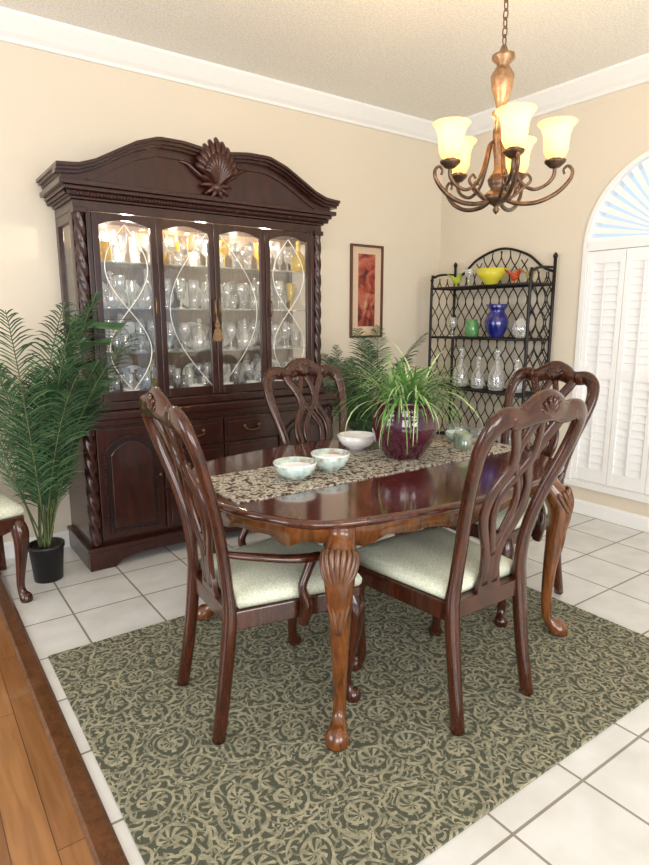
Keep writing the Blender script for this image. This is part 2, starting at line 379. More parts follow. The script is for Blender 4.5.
for sx in(-1,1):
    for sy in(-1,1):
        bx,by=.545+.05*.75,.455+.05*.75; d=Vector((sx,sy,0)).normalized(); pn=Vector((-d.y,d.x,0))
        for i in range(9):
            u=(i-4)/4.0; pts=[]
            for z,ro,sp_,r in((.50,.040,.12,.004),(.56,.050,.45,.008),(.61,.054,.8,.010),(.655,.056,1.0,.010),(.672,.046,1.12,.007)):
                an=u*sp_*1.35; q=Vector((sx*bx,sy*by,0))+d*((ro+.004)*math.cos(an)-(.0 if z<.62 else .012))+pn*(ro*math.sin(an)); pts.append((q.x,q.y,z+(-.02*u*u if z>.6 else 0),r))
            kn.add(tube(pts,n=6,k=3))
        for i in range(5):
            u=(i-2)*.5; pts=[]
            for z,ro,r in((.50,.040,.007),(.44,.038,.008),(.38,.034,.004)):
                an=u*(z-.36)*7; q=Vector((sx*bx,sy*by,0))+d*(ro*math.cos(an)-(.50-z)*.05)+pn*(ro*math.sin(an)); pts.append((q.x,q.y,z,r))
            kn.add(tube(pts,n=6,k=2))
kn.obj("carved_knees",W_CARVE,tb)
TT=TH+RZ+.0002
rn=M(); nx=40; v=[];f=[]
for i in range(nx+1):
    x=.895+(2.44-.895)*i/nx; e_=.004*math.sin(i*1.7)
    y0,y1=1.765+e_,2.145+e_
    for y,z in((y0,TT),(y0,TT+.004),(y1,TT+.004),(y1,TT)): v.append((x,y,z))
for i in range(nx):
    for j in range(4): f.append((4*i+j,4*i+(j+1)%4,4*i+4+(j+1)%4,4*i+4+j))
f+=[(0,1,2,3),(4*nx,4*nx+1,4*nx+2,4*nx+3)]
rn.add((v,f),0,False).obj("table_runner",RUNNER)
RT=TT+.0045
m=N("painted_bowl_glaze"); v_=m.obj(); vo=m.n('ShaderNodeTexNoise',ins={'Vector':v_,'Scale':34.0,'Detail':3.0})
m.set(Base_Color=m.ramp(vo.outputs[0],[(.34,(.42,.27,.18)),(.44,(.40,.55,.52)),(.60,(.60,.70,.66))]),Roughness=.2,Coat_Weight=.5); BOWLM=m.m
def bowl(name,x,y,z,r,hh,mo):
    e=root(name,(x,y,z))
    P=[(.0,0),(.45,0),(.47,.08),(.80,.30),(.95,.62),(1.0,1.0),(.97,1.0),(.90,.68),(.72,.38),(.4,.16),(0,.13)]
    M().add(lathe([(a_*r,b_*hh) for a_,b_ in P],28)).obj("outer",mo,e)
    M().add(lathe([(a_*r*1.004,b_*hh+.0005) for a_,b_ in P[5:]],28)).add(lathe([(r*1.012,hh*.90),(r*1.02,hh*.985),(r*.965,hh*1.01)],28)).obj("inner",CHINA,e)
bowl("serving_bowl",1.235,1.93,RT,.085,.065,BOWLM)
bowl("serving_bowl.001",1.425,1.955,RT,.080,.072,BOWLM)
bowl("serving_bowl.002",1.79,2.24,TT,.092,.068,CHINA)
e=root("glass_candle_jar",(2.20,1.93,RT)); M().add(lathe([(0,0),(.042,0),(.045,.01),(.045,.075),(.041,.075),(.041,.012),(0,.012)],20)).obj("jar",glassmat("sage_glass",(.55,.68,.55),.3,.25),e); M().add(lathe([(0,.013),(.038,.013),(.038,.05),(0,.05)],20)).obj("wax",plain("beige_wax",(.35,.33,.2),.5),e)
e=root("serving_bowl.003",(2.30,2.06,RT)); M().add(lathe([(0,0),(.03,0),(.055,.03),(.06,.05),(.056,.05),(.03,.01),(0,.008)],20)).obj("outer",BOWLM,e)
# planter
e=root("potted_spider_plant",(1.835,1.955,RT))
POT=plain("burgundy_glaze",(.060,.006,.018),.10,coat=1,var=.3)
ks=1.10
M().add(lathe([(r_*ks,z_*ks) for r_,z_ in[(0,0),(.07,0),(.078,.01),(.12,.07),(.135,.13),(.130,.18),(.118,.205),(.124,.225),(.132,.237),(.122,.240),(.112,.22),(.108,.205),(0,.205)]],36)).obj("pot",POT,e)
M().add(lathe([(0,.236),(.117,.230)],20)).obj("soil",SOIL,e)
lf=M()
for i in range(330):
    az=random.uniform(0,2*PI); L=random.uniform(.20,.44); el=random.uniform(.45,1.42); q=Vector((random.uniform(-.07,.07),random.uniform(-.07,.07),.23)); P=[]
    ang=el; st=L/8
    for j in range(9):
        P.append(q.copy()); q=q+Vector((math.cos(az)*math.cos(ang),math.sin(az)*math.cos(ang),math.sin(ang)))*st; ang-=random.uniform(.14,.28)*(1.6-el*.5)
        q.z=max(q.z,.012)
    wd=random.uniform(.003,.0055)
    lf.add(strip(P,[wd*.7,wd,wd,wd,wd*.95,wd*.85,wd*.65,wd*.4,.0005]),random.choice((0,0,1)))
PALE=plain("pale_leaf",(.42,.56,.26),.45,nscale=14,var=.3)
lf.obj("leaves",[LEAF2,PALE],e)
# ------------------------------------------------------------------ palms
def palm(name,loc,H,nf,spread,azs,clamp,potr=.09,poth=.20,seed=1,el=(66,88)):
    R_=random.Random(seed); e=root(name,loc)
    M().add(lathe([(0,0),(potr*.8,0),(potr*.98,poth*.9),(potr*1.04,poth*.9),(potr*1.04,poth),(potr*.94,poth),(potr*.92,poth*.88),(0,poth*.88)],28)).obj("pot",BLACKP,e)
    M().add(lathe([(0,poth*.9),(potr*.92,poth*.885)],16)).obj("soil",SOIL,e)
    lf=M(); st=M()
    for i in range(nf):
        az=math.radians(R_.uniform(*azs)); k=(i+.5)/nf
        L=H*R_.uniform(.75,1.05)*(1 if k>.35 else .8); ang=math.radians(R_.uniform(*el)) ; q=Vector((R_.uniform(-.03,.03),R_.uniform(-.03,.03),poth*.85)); P=[]; n=24
        bend=R_.uniform(.4,1.0)*spread
        for j in range(n+1):
            P.append(q.copy()); q=q+Vector((math.cos(az)*math.cos(ang),math.sin(az)*math.cos(ang),math.sin(ang)))*(L/n); ang-=bend*(.012+.10*(j/n)**1.6)
        st.add(tube([(w_.x,w_.y,w_.z,.0045*(1-.8*j/n)+.001) for j,w_ in enumerate(P)],n=5,k=1))
        for j in range(int(n*.28),n):
            for h2 in(0,.33,.66):
                q0=P[j].lerp(P[j+1],h2); t=(P[j+1]-P[j]).normalized(); side=t.cross(Vector((0,0,1)))
                if side.length<.05: side=Vector((math.sin(az),-math.cos(az),0))
                side.normalize(); fr=(j+h2-n*.28)/(n*.72); ll=.165*H/1.2*(math.sin(PI*min(1,fr*.8+.2))**.6)*R_.uniform(.8,1.15)+.02
                for s in(-1,1):
                    d=(t*R_.uniform(.7,1.05)+side*s*.8+Vector((0,0,R_.uniform(-.2,.2)))).normalized()
                    B=[q0,q0+d*ll*.4,q0+d*ll*.75+Vector((0,0,-.10*ll)),q0+d*ll+Vector((0,0,-.25*ll))]
                    wv=.0034
                    lf.add(strip(B,[wv*.6,wv,wv*.8,.0004],up=(t.cross(side))),R_.choice((0,0,1)))
    for g in(lf,st):
        g.v=[clamp(x+loc[0],y+loc[1],z,loc) for x,y,z in g.v]
    lf.obj("leaves",[LEAF,plain("palm_leaf_light",(.075,.15,.06),.5,nscale=8,var=.4)],e); st.obj("stems",STEM,e)
def c1(x,y,z,l):
    y=min(y,3.775)
    if y>3.25: x=min(x,.742)
    return (x-l[0],y-l[1],z)
def c2(x,y,z,l):
    y=min(y,3.765)
    if y>3.20: x=max(x,2.49)
    return (x-l[0],y-l[1],z)
palm("potted_palm",(.555,3.36,0),1.36,24,.7,(200,345),c1,seed=11,el=(68,88))
palm("potted_palm.001",(2.90,3.36,0),1.22,24,1.1,(0,360),c2,potr=.12,poth=.25,seed=9)
# ------------------------------------------------------------------ china cabinet
cb=root("china_cabinet",(1.605,0,0))
HW=.78; BW=.835; FY=3.38; BF=3.32; BK=3.79
b=M()
b.add(box(-BW+.01,BF+.02,.10,BW-.01,BK,.86),0,False)
br_=[(-BW-.01,0),(-BW+.13,0),(-BW+.17,.035),(-BW+.28,.055),(-.30,.055),(-.12,.04),(0,.055),(.12,.04),(.30,.055),(BW-.28,.055),(BW-.17,.035),(BW-.13,0),(BW+.01,0),(BW+.01,.11),(-BW-.01,.11)]
b.add(prism(br_,BF-.02,BF+.02,'y'),0,False)
b.add(box(-BW-.01,BF+.02,0,-BW+.02,BK,.11),0,False); b.add(box(BW-.02,BF+.02,0,BW+.01,BK,.11),0,False)
b.add(box(-BW-.018,BF-.028,.11,BW+.018,BK,.135),0,False)
b.add(box(-BW-.02,BF-.03,.845,BW+.02,BK,.885),0,False)
b.add(box(-BW-.005,BF-.012,.81,BW+.005,BK,.845),0,False)
b.add(box(-HW-.015,FY-.02,.885,HW+.015,BK,.93),0,False)
b.obj("base_carcass",W_CAB,cb,bevel=.005)
d=M(); d2=M()
def arch_panel(x0,x1,z0,z1,y,depth,rise=.07):
    n=14; pts=[(x0,z0),(x1,z0)]+[(x1+(x0-x1)*k/n, z1-rise+rise*math.sin(PI*k/n)**.8) for k in range(n+1)]
    return prism(pts,y-depth,y,'y')
for s in(-1,1):
    x0,x1=sorted((s*.76,s*.40))
    d.add(box(x0,BF,.16,x1,BF+.02,.79),0,False)
    d2.add(arch_panel(x0+.045,x1-.045,.21,.74,BF,.012),0,False)
    d.add(arch_panel(x0+.065,x1-.065,.23,.715,BF-.010,.012),0,False)
    n=14; P=[(x0+.035,.20),(x0+.035,.45),(x0+.035,.68)]+[(x0+.035+(x1-x0-.07)*k/n,.68+.075*math.sin(PI*k/n)) for k in range(1,n)]+[(x1-.035,.68),(x1-.035,.45),(x1-.035,.20),(x0+.035,.20)]
    for (u0,w0),(u1,w1) in zip(P,P[1:]):
        L=math.hypot(u1-u0,w1-w0); nn=max(1,int(L/.02))
        for k in range(nn): 
            q=(u0+(u1-u0)*k/nn,w0+(w1-w0)*k/nn); d2.add(lathe([(.001,-.006),(.006,-.003),(.006,.003),(.001,.006)],6,(q[0],BF-.002,q[1])))
for cx0,cx1 in((-.385,-.005),(.005,.385)):
    for z0,z1 in((.645,.79),(.41,.63),(.16,.395)):
        d.add(box(cx0,BF-.004,z0,cx1,BF+.02,z1),0,False); d.add(box(cx0+.025,BF-.012,z0+.025,cx1-.025,BF-.002,z1-.025),0,False)
d.obj("doors_and_drawers",W_CAB,cb,bevel=.004); d2.obj("panel_beads",W_CABD,cb)
hd=M()
for cx in(-.19,.19):
    for zc in(.715,.52,.28):
        hd.add(tube([(cx-.05,BF-.014,zc+.012,.004),(cx-.045,BF-.030,zc-.004,.004),(cx,BF-.034,zc-.014,.005),(cx+.045,BF-.030,zc-.004,.004),(cx+.05,BF-.014,zc+.012,.004)],n=6,k=3,ref=(0,0,1)))
        for s in(-1,1): hd.add(lathe([(.001,-.012),(.012,-.006),(.012,.006),(.001,.012)],10,(cx+s*.05,BF-.014,zc+.012)))
for s in(-1,1): hd.add(lathe([(.001,-.012),(.011,-.004),(.011,.004),(.001,.012)],10,(s*.42,BF-.022,.50)))
for x in(-.375,-.015,.015,.375): hd.add(tube([(x,FY-.02,1.40,.005),(x,FY-.030,1.42,.005),(x,FY-.030,1.48,.005),(x,FY-.02,1.50,.005)],n=6,k=2))
hd.obj("pulls",BRASS,cb)
rp=M()
def rope(x,y,z0,z1,r,n=20,tw=60,lob=4):
    L=int((z1-z0)/.010); rp.add(lathe([(r,z0+(z1-z0)*i/L) for i in range(L+1)],n,(x,y,0),mod=lambda t,z:1+.20*math.sin(lob*t+tw*z)))
for s in(-1,1):
    rope(s*(HW-.03),FY+.012,.955,1.93,.026); rope(s*(BW-.038),BF+.010,.145,.80,.030)
rp.obj("rope_columns",W_CAB,cb)
hc=M()
for s in(-1,1):
    x0,x1=sorted((s*HW,s*(HW-.03)))
    hc.add(box(x0,FY+.051,.93,x1,FY+.09,1.95),0,False); hc.add(box(x0,BK-.05,.93,x1,BK-.011,1.939),0,False)
    hc.add(box(x0,FY+.09,.93,x1,BK-.05,.99),0,False); hc.add(box(x0,FY+.09,1.89,x1,BK-.05,1.939),0,False)
    x0,x1=sorted((s*(HW-.06),s*(HW-.085))); hc.add(box(x0,FY-.004,.93,x1,FY+.035,1.95),0,False)
    x0,x1=sorted((s*HW,s*(HW-.085))); hc.add(box(x0,FY+.035,.93,x1,FY+.05,1.95),0,False)
    for zz in(.93,1.925): hc.add(box(s*(HW-.03)-.033,FY-.02,zz,s*(HW-.03)+.033,FY+.04,zz+.028),0,False)
hc.add(box(-HW,BK-.01,.93,HW,BK,2.02),0,False)
hc.add(box(-HW,FY,1.94,HW,BK-.011,1.99),0,False)
hc.obj("hutch_carcass",W_CAB,cb,bevel=.003)
M().add(box(-HW+.031,BK-.014,.935,HW-.031,BK-.0112,1.938),0,False).obj("back_panel",BACKP,cb)
dr=M(); gl=M(); lt=M()
dx0=-(HW-.085); dw=2*(HW-.085)/4
for i in range(4):
    x0=dx0+i*dw+.002; x1=x0+dw-.004; z0,z1=.935,1.935; t=.034
    dr.add(box(x0,FY-.006,z0,x0+t,FY+.016,z1),0,False); dr.add(box(x1-t,FY-.006,z0,x1,FY+.016,z1),0,False)
    dr.add(box(x0+t,FY-.006,z0,x1-t,FY+.016,z0+.05),0,False)
    n=12; xa,xb=x0+t,x1-t; pts=[(xa,z1),(xb,z1)]+[(xb+(xa-xb)*k/n,z1-.060+.030*math.sin(PI*k/n)) for k in range(n+1)]
    dr.add(prism(pts,FY-.006,FY+.016,'y'),0,False)
    gl.add(box(xa-.003,FY+.004,z0+.045,xb+.003,FY+.008,z1-.025),0,False)
    xm=(xa+xb)/2; hw_=(xb-xa)/2
    zz=[z0+.05+(z1-z0-.1)*k/36 for k in range(37)]
    if i in(0,3):
        for ph in(0,PI):
            lt.add(tube([(xm+hw_*.85*math.sin(2*PI*k/36*1.0+ph),FY+.001,z,.0028) for k,z in enumerate(zz)],n=5,k=1))
    else:
        s=1 if i==1 else -1; xe=xb if i==1 else xa
        lt.add(tube([(xe-s*2*hw_*.9*math.sin(PI*k/36),FY+.001,z,.0022) for k,z in enumerate(zz)],n=5,k=1))
dr.obj("hutch_doors",W_CAB,cb,bevel=.003); gl.obj("door_glass",PANE,cb)
lt.obj("bevel_lines",plain("beveled_glass_line",(.85,.82,.74),.15,.1),cb)
g2=M()
for s in(-1,1): g2.add(box(s*(HW-.017),FY+.09,.99,s*(HW-.013),BK-.05,1.89),0,False)
g2.obj("side_glass",PANE,cb)
sh=M(); SHZ=[1.19,1.44,1.69]
for z in SHZ: sh.add(box(-HW+.031,FY+.06,z,HW-.031,BK-.016,z+.007),0,False)
sh.obj("glass_shelves",glassmat("shelf_glass",(.90,.95,.92),.3,.10),cb)
co=M()
for z0,z1,ov in((1.991,2.005,.012),(2.005,2.03,.03),(2.03,2.05,.05),(2.05,2.075,.072)):
    co.add(box(-HW-ov,FY-ov,z0,HW+ov,BK,z1),0,False)
def zt(d_):
    P=[(0,2.30),(.2,2.325),(.34,2.325),(.46,2.285),(.58,2.220),(.68,2.165),(.76,2.138),(.86,2.13)]
    d_=abs(d_)
    for (a0,b0),(a1,b1) in zip(P,P[1:]):
        if d_<=a1:
            t=(d_-a0)/(a1-a0); return b0+(b1-b0)*t
    return P[-1][1]
E=HW+.055
xs_=[-E+2*E*k/60 for k in range(61)]
co.add(prism([(-E,2.075),(E,2.075)]+[(x,zt(x)-.02) for x in reversed(xs_)],FY-.03,FY+.0,'y'),0,False)
for s in(-1,1):
    x0,x1=sorted((s*(HW+.02),s*E)); co.add(box(x0,FY+.001,2.076,x1,BK,2.11),0,False)
co.obj("cornice",W_CAB,cb,bevel=.003)
pm=M()
def sweep(off,y0,y1,th,inset=0):
    e_=E+.03-inset; X_=[-e_+2*e_*k/64 for k in range(65)]
    v=[];f=[]
    for x in X_:
        z=zt(x)+off
        v+=[(x,y0,z),(x,y0,z-th),(x,y1,z-th),(x,y1,z)]
    for i in range(64):
        for j in range(4): f.append((4*i+j,4*i+(j+1)%4,4*i+4+(j+1)%4,4*i+4+j))
    f+=[(0,1,2,3),(256,257,258,259)]
    return v,f
pm.add(sweep(.012,FY-.095,FY,.016),0,False); pm.add(sweep(-.004,FY-.080,FY,.014),0,False); pm.add(sweep(-.018,FY-.058,FY,.014),0,False); pm.add(sweep(-.065,FY-.040,FY-.02,.010,.16),0,False)
for s in(-1,1):
    for o_,za,zb_ in((.085,2.126,2.142),(.075,2.112,2.126),(.06,2.098,2.112)):
        x0,x1=sorted((s*(HW-.01),s*(HW+o_))); pm.add(box(x0,FY+.001,za,x1,BK,zb_),0,False)
pm.obj("pediment_moulding",W_CAB,cb)
bd=M(); x=-HW-.02
while x<HW+.03:
    bd.add(tube([(x,FY-.036,2.008,.0055),(x+.012,FY-.040,2.026,.0055)],n=6,k=1)); x+=.017
y=FY-.02
while y<BK-.02:
    for s in(-1,1): bd.add(tube([(s*(HW+.036),y,2.008,.0055),(s*(HW+.040),y+.012,2.026,.0055)],n=6,k=1))
    y+=.017
bd.obj("rope_bead",W_CARVED,cb)
cv=M(); yc=FY-.06
for lay in(0,1):
    for i in range(11):
        t=math.radians(-70+14*i); L=(.205 if lay==0 else .13)*(1-.22*abs(math.sin(t))); yy=yc-.018*lay
        cv.add(tube([(0,yy,2.13,.010),(L*.40*math.sin(t),yy-.030,2.16+L*.45*math.cos(t),.014),(L*.70*math.sin(t),yy-.034,2.175+L*.8*math.cos(t),.019),(L*.82*math.sin(t),yy-.010,2.18+L*1.0*math.cos(t),.012)],n=8,k=3))
cv.add(lathe([(.001,-.045),(.03,-.03),(.045,0),(.03,.03),(.001,.045)],14,(0,yc,2.125)))
for s in(-1,1):
    for tt in(60,95,130,160):
        t=math.radians(tt); cv.add(tube([(0,yc,2.14,.012),(s*.05*math.sin(t),yc-.015,2.14+.05*math.cos(t),.015),(s*.095*math.sin(t),yc,2.14+.085*math.cos(t),.006)],n=8,k=3))
    cv.add(tube([(s*.03,yc+.01,2.15,.012),(s*.10,yc+.01,2.19,.016),(s*.16,yc+.02,2.235,.013),(s*.21,yc+.03,2.245,.006)],n=8,k=4))
cv.obj("carved_shell",W_CARVED,cb)
ts=M(); ts.add(tube([(-.015,FY-.040,1.45,.003),(-.012,FY-.04,1.40,.003),(-.01,FY-.04,1.365,.010),(-.01,FY-.04,1.345,.017),(-.01,FY-.04,1.33,.010),(-.01,FY-.04,1.32,.020),(-.01,FY-.04,1.255,.036)],n=14,k=3)); ts.obj("tassel",plain("tassel_thread",(.22,.13,.06),.8,var=.5,nscale=90),cb)
gw=M()
def wine(x,y,z,s=1,t=0,mi=0):
    if t==0: P=[(.0,0),(.032,0),(.032,.003),(.006,.008),(.004,.07),(.012,.08),(.034,.105),(.038,.14),(.031,.175),(.029,.175),(.035,.14),(.03,.11),(.0,.088)]
    elif t==1: P=[(0,0),(.028,0),(.034,.10),(.032,.10),(.026,.008),(0,.008)]
    elif t==2: P=[(0,0),(.03,0),(.03,.003),(.005,.01),(.004,.05),(.02,.06),(.028,.16),(.026,.16),(.016,.065),(0,.06)]
    elif t==3: P=[(0,0),(.04,0),(.07,.04),(.085,.09),(.082,.09),(.066,.045),(.036,.01),(0,.008)]
    else: P=[(0,0),(.045,0),(.055,.05),(.045,.10),(.015,.14),(.015,.17),(.022,.175),(.01,.18),(.018,.20),(0,.215)]
    gw.add(lathe([(a_*s,b_*s) for a_,b_ in P],14,(x,y,z),mod=lambda t_,z_:1+.04*math.sin(7*t_)),mi)
R2=random.Random(3)
for zi,z in enumerate([.931]+[q+.0075 for q in SHZ]):
    for row,y in enumerate((3.50,3.585,3.67)):
        x=-HW+.10
        while x<HW-.09:
            t=R2.choice((0,0,1,2,2,4) if row!=1 else (0,1,1,2)); mi=1 if (zi==3 and R2.random()<.13) or R2.random()<.03 else 0
            wine(x,y,z,R2.uniform(.85,1.08),t,mi); x+={3:.17,4:.11}.get(t,.080)+R2.uniform(0,.02)
gw.obj("glassware",[GLASS,GAMBC],cb)
pl=M()
for i in range(7):
    x=-.6+i*.2
    for z in (.931,SHZ[0]+.0075,SHZ[1]+.0075):
        pl.add(lathe([(.001,0),(.05,.002),(.085,.012),(.085,.015),(.05,.006),(.001,.005)],20),0,True,Matrix.Translation((x,BK-.04,z+.086))@Matrix.Rotation(math.radians(80),4,'X'))
    pl.add(lathe([(0,0),(.025,0),(.045,.03),(.05,.06),(.047,.06),(.04,.03),(0,.006)],16,(x+.09,3.455,.931)))
pl.obj("china_dishes",CHINA,cb)
# ------------------------------------------------------------------ picture
pc=root("framed_picture",(3.115,BY,1.60))
M().add(box(-.165,-.022,-.36,-.147,0,.36),0,False).add(box(.147,-.022,-.36,.165,0,.36),0,False).add(box(-.147,-.022,-.36,.147,0,-.342),0,False).add(box(-.147,-.022,.342,.147,0,.36),0,False).obj("frame",wood("frame_wood",(.06,.015,.006),(.16,.05,.02)),pc,bevel=.003)
M().add(box(-.147,-.008,-.342,.147,0,.342),0,False).obj("mat_board",plain("mat_beige",(.62,.47,.33),.8,var=.03),pc)
m=N("art_print"); v_=m.obj(); no=m.n('ShaderNodeTexNoise',ins={'Vector':v_,'Scale':9.0,'Detail':6.0,'Distortion':1.0})
m.set(Base_Color=m.ramp(no.outputs[0],[(.32,(.04,.012,.01)),(.44,(.24,.035,.02)),(.54,(.42,.10,.06)),(.62,(.40,.18,.10)),(.74,(.50,.36,.24))]),Roughness=.4)
M().add(box(-.085,-.011,-.27,.085,-.0081,.29),0,False).obj("print",m.m,pc)
# ------------------------------------------------------------------ baker's rack
rk=root("bakers_rack",(0,0,0)); r=M(); XB,XF=3.90,3.63; Y0,Y1=2.64,3.58; SZ=[.42,.84,1.24,1.63]
for x,y in((XB,Y0),(XB,Y1)): r.add(tube([(x,y,0,.012),(x,y,.9,.012),(x,y,1.82,.012)],n=8,k=2)); r.add(lathe([(.001,0),(.016,.008),(.018,.02),(.010,.035),(.001,.045)],10,(x,y,1.81)))
for y in(Y0,Y1):
    r.add(tube([(XF,y,0,.012),(XF,y,.9,.012),(XF,y,1.66,.012),(XF+.03,y,1.72,.010),(XF+.12,y,1.745,.009),(XB,y,1.75,.008)],n=8,k=3))
    r.add(lathe([(.001,0),(.014,.008),(.014,.02),(.001,.035)],10,(XF,y,1.68)))
ym=(Y0+Y1)/2
r.add(tube([(XB,Y0,1.72,.010),(XB,Y0+.10,1.76,.010),(XB,Y0+.24,1.86,.010),(XB,ym,1.92,.010),(XB,Y1-.24,1.86,.010),(XB,Y1-.10,1.76,.010),(XB,Y1,1.72,.010)],n=8,k=6,ref=(1,0,0)))
for z in SZ:
    for x in(XF,XB): r.add(tube([(x,Y0,z,.009),(x,Y1,z,.009)],n=8,k=1,ref=(0,0,1)))
    for y in(Y0,Y1): r.add(tube([(XF,y,z,.009),(XB,y,z,.009)],n=8,k=1,ref=(0,0,1)))
    for i in range(1,14): 
        x=XF+(XB-XF)*i/14; r.add(tube([(x,Y0,z+.002,.003),(x,Y1,z+.002,.003)],n=5,k=1,ref=(0,0,1)))
def top(y):
    u=abs(y-ym)/((Y1-Y0)/2); return 1.72+.20*(math.cos(PI*min(1,u))*.5+.5)-.005
nc=11; spc=(Y1-Y0)/nc
for i in range(nc+1):
    yc_=Y0+spc*i
    for s in(-1,1):
        P=[]; z=.10
        while z<top(min(max(yc_,Y0),Y1)):
            y=yc_+s*spc*.5*math.cos(PI*z/.17)
            if Y0<=y<=Y1: P.append((XB-.003,y,z,.0048))
            elif P: P.append((XB-.003,min(max(y,Y0),Y1),z,.0048))
            z+=.0125
        if len(P)>3: r.add(tube(P,n=5,k=1,ref=(1,0,0)))
for y in(Y0,Y1):
    for i in range(3):
        xc=XF+(XB-XF)*(i+.5)/3
        for s in(-1,1):
            P=[]; z=.1
            while z<1.72: P.append((xc+s*.045*math.cos(PI*z/.17),y,z,.0042)); z+=.0125
            r.add(tube(P,n=5,k=1,ref=(0,1,0)))
r.obj("frame",IRON,rk)
def it(name,prof,x,y,z,mat,n=20):
    e=root(name,(x,y,z)); M().add(lathe(prof,n)).obj("body",mat,e); return e
SS=[z+.0092 for z in SZ]
it("yellow_glass_bowl",[(0,0),(.04,0),(.045,.01),(.08,.05),(.13,.12),(.125,.12),(.075,.05),(0,.015)],3.75,3.08,SS[3],GYEL,24)
for i,(yy,ma) in enumerate(((2.86,GRED),(3.42,GLIME),(2.73,GAMB))):
    e=root(("glass_bird" if i==0 else "glass_bird.%03d"%i),(3.74,yy,SS[3]),-1.3)
    b=M().add(lathe([(0,0),(.022,0),(.022,.004),(.006,.012),(.006,.03),(0,.03)],12))
    b.add(tube([(0,-.075,.085,.004),(0,-.045,.065,.014),(0,0,.05,.028),(0,.03,.062,.022),(0,.045,.085,.016),(0,.065,.09,.010),(0,.085,.086,.002)],n=10,k=4,ref=(0,0,1)))
    for s in(-1,1): b.add(tube([(s*.02,.01,.06,.012,.005),(s*.045,-.02,.085,.014,.004),(s*.055,-.055,.105,.003,.002)],n=8,k=4,ref=(0,0,1)))
    b.obj("body",ma,e)
it("clear_glass_goblet",[(0,0),(.035,0),(.035,.004),(.006,.01),(.005,.06),(.03,.08),(.04,.13),(.038,.13),(.028,.082),(0,.065)],3.72,3.27,SS[3],GLASSR)
it("cobalt_blue_vase",[(0,0),(.045,0),(.05,.01),(.085,.07),(.09,.12),(.07,.17),(.055,.19),(.06,.21),(.085,.245),(.08,.247),(.05,.21),(.05,.18),(0,.02)],3.73,2.99,SS[2],GBLUE,28)
it("green_glass_jar",[(0,0),(.04,0),(.055,.02),(.055,.10),(.04,.12),(.043,.135),(.04,.135),(.035,.12),(.05,.09),(.05,.02),(0,.01)],3.72,3.22,SS[2],GGREEN)
it("round_glass_ornament",[(0,0),(.03,0),(.055,.03),(.065,.07),(.05,.115),(.02,.14),(.02,.15),(0,.15)],3.74,2.78,SS[2],GLASSR)
it("clear_glass_goblet.001",[(0,0),(.035,0),(.035,.004),(.006,.01),(.005,.06),(.03,.08),(.035,.15),(.033,.15),(.028,.082),(0,.065)],3.72,3.42,SS[2],GLASSR)
DEC=[(0,0),(.055,0),(.06,.02),(.065,.08),(.05,.15),(.02,.20),(.018,.24),(.028,.25),(.015,.255),(.015,.27),(.028,.29),(.02,.315),(0,.32)]
for i,yy in enumerate((2.80,2.98,3.16,3.34)):
    it("crystal_decanter" if i==0 else "crystal_decanter.%03d"%i,[(a_*(1 if i%2 else .85),b_*(1 if i%2 else .8)) for a_,b_ in DEC],3.75,yy,SS[1],GLASSR)
for i,yy in enumerate((2.85,3.1,3.35)):
    it("crystal_serving_bowl" if i==0 else "crystal_serving_bowl.%03d"%i,[(0,0),(.05,0),(.09,.05),(.10,.09),(.096,.09),(.085,.05),(.045,.012),(0,.01)],3.76,yy,SS[0],GLASSR)
# ------------------------------------------------------------------ chandelier
CS=.944
ch=root("chandelier",(1.975,1.615,1.785-1.735*CS)); ch.scale=(CS,CS,CS); CL=(CZ-(1.785-1.735*CS))/CS
BR=plain("antique_bronze",(.13,.078,.050),.33,.75,var=.45,nscale=30); BRL=plain("aged_brass_stem",(.26,.165,.10),.36,.75,var=.3,nscale=60)
c=M()
c.add(lathe([(0,1.735),(.010,1.745),(.014,1.755),(.008,1.765),(.02,1.775),(.05,1.79),(.058,1.805),(.04,1.82),(.025,1.835),(.035,1.85),(.04,1.87),(.028,1.89)],20,mod=lambda t,z:1+.04*math.sin(8*t)))
c.add(lathe([(.0,CL),(.06,CL),(.058,CL-.012),(.03,CL-.03),(.008,CL-.035),(0,CL-.035)],20))
z=2.372; i=0
while z<CL-.035:
    P=[(.010*math.sin(2*PI*k/14),0,z+.018-.020*math.cos(2*PI*k/14),.0028) for k in range(15)]
    if i%2: P=[(y_,x_,z_,r_) for x_,y_,z_,r_ in P]
    c.add(tube(P,n=5,k=1,ref=(.3,.9,.1))); z+=.031; i+=1
c.obj("body",BR,ch)
M().add(lathe([(.028,1.885),(.016,1.91),(.018,1.95),(.026,1.99),(.028,2.05),(.022,2.10),(.034,2.112),(.036,2.120),(.034,2.128),(.018,2.14),(.026,2.17),(.042,2.22),(.046,2.26),(.032,2.285),(.022,2.30),(.046,2.325),(.044,2.337),(.018,2.35),(.010,2.372),(0,2.376)],24,mod=lambda t,z:1+.035*math.sin(8*t))).obj("urn_stem",BRL,ch)
m=N("alabaster_glass_shade"); no=m.n('ShaderNodeTexNoise',ins={'Vector':m.obj(),'Scale':18.0,'Detail':3.0})
tl=m.n('ShaderNodeBsdfTranslucent',ins={0:(1,.85,.55,1)}); df=m.n('ShaderNodeBsdfDiffuse',ins={0:(.95,.82,.52,1)})
em=m.n('ShaderNodeEmission',ins={0:m.ramp(no.outputs[0],[(.3,(1,.48,.09)),(.7,(1,.68,.24))]),1:.42})
mx=m.n('ShaderNodeMixShader',ins={0:.5,1:tl.outputs[0],2:df.outputs[0]}); ad=m.n('ShaderNodeAddShader',ins={0:mx.outputs[0],1:em.outputs[0]})
m.t.links.new(ad.outputs[0],m.out.inputs[0]); SHADE=m.m
BULB=N("bulb"); BULB.set(Base_Color=(1,.9,.7,1),Emission_Color=(1,.8,.45,1),Emission_Strength=8.0); BULB=BULB.m
ar=M(); shd=M(); bl=M(); cups=M()
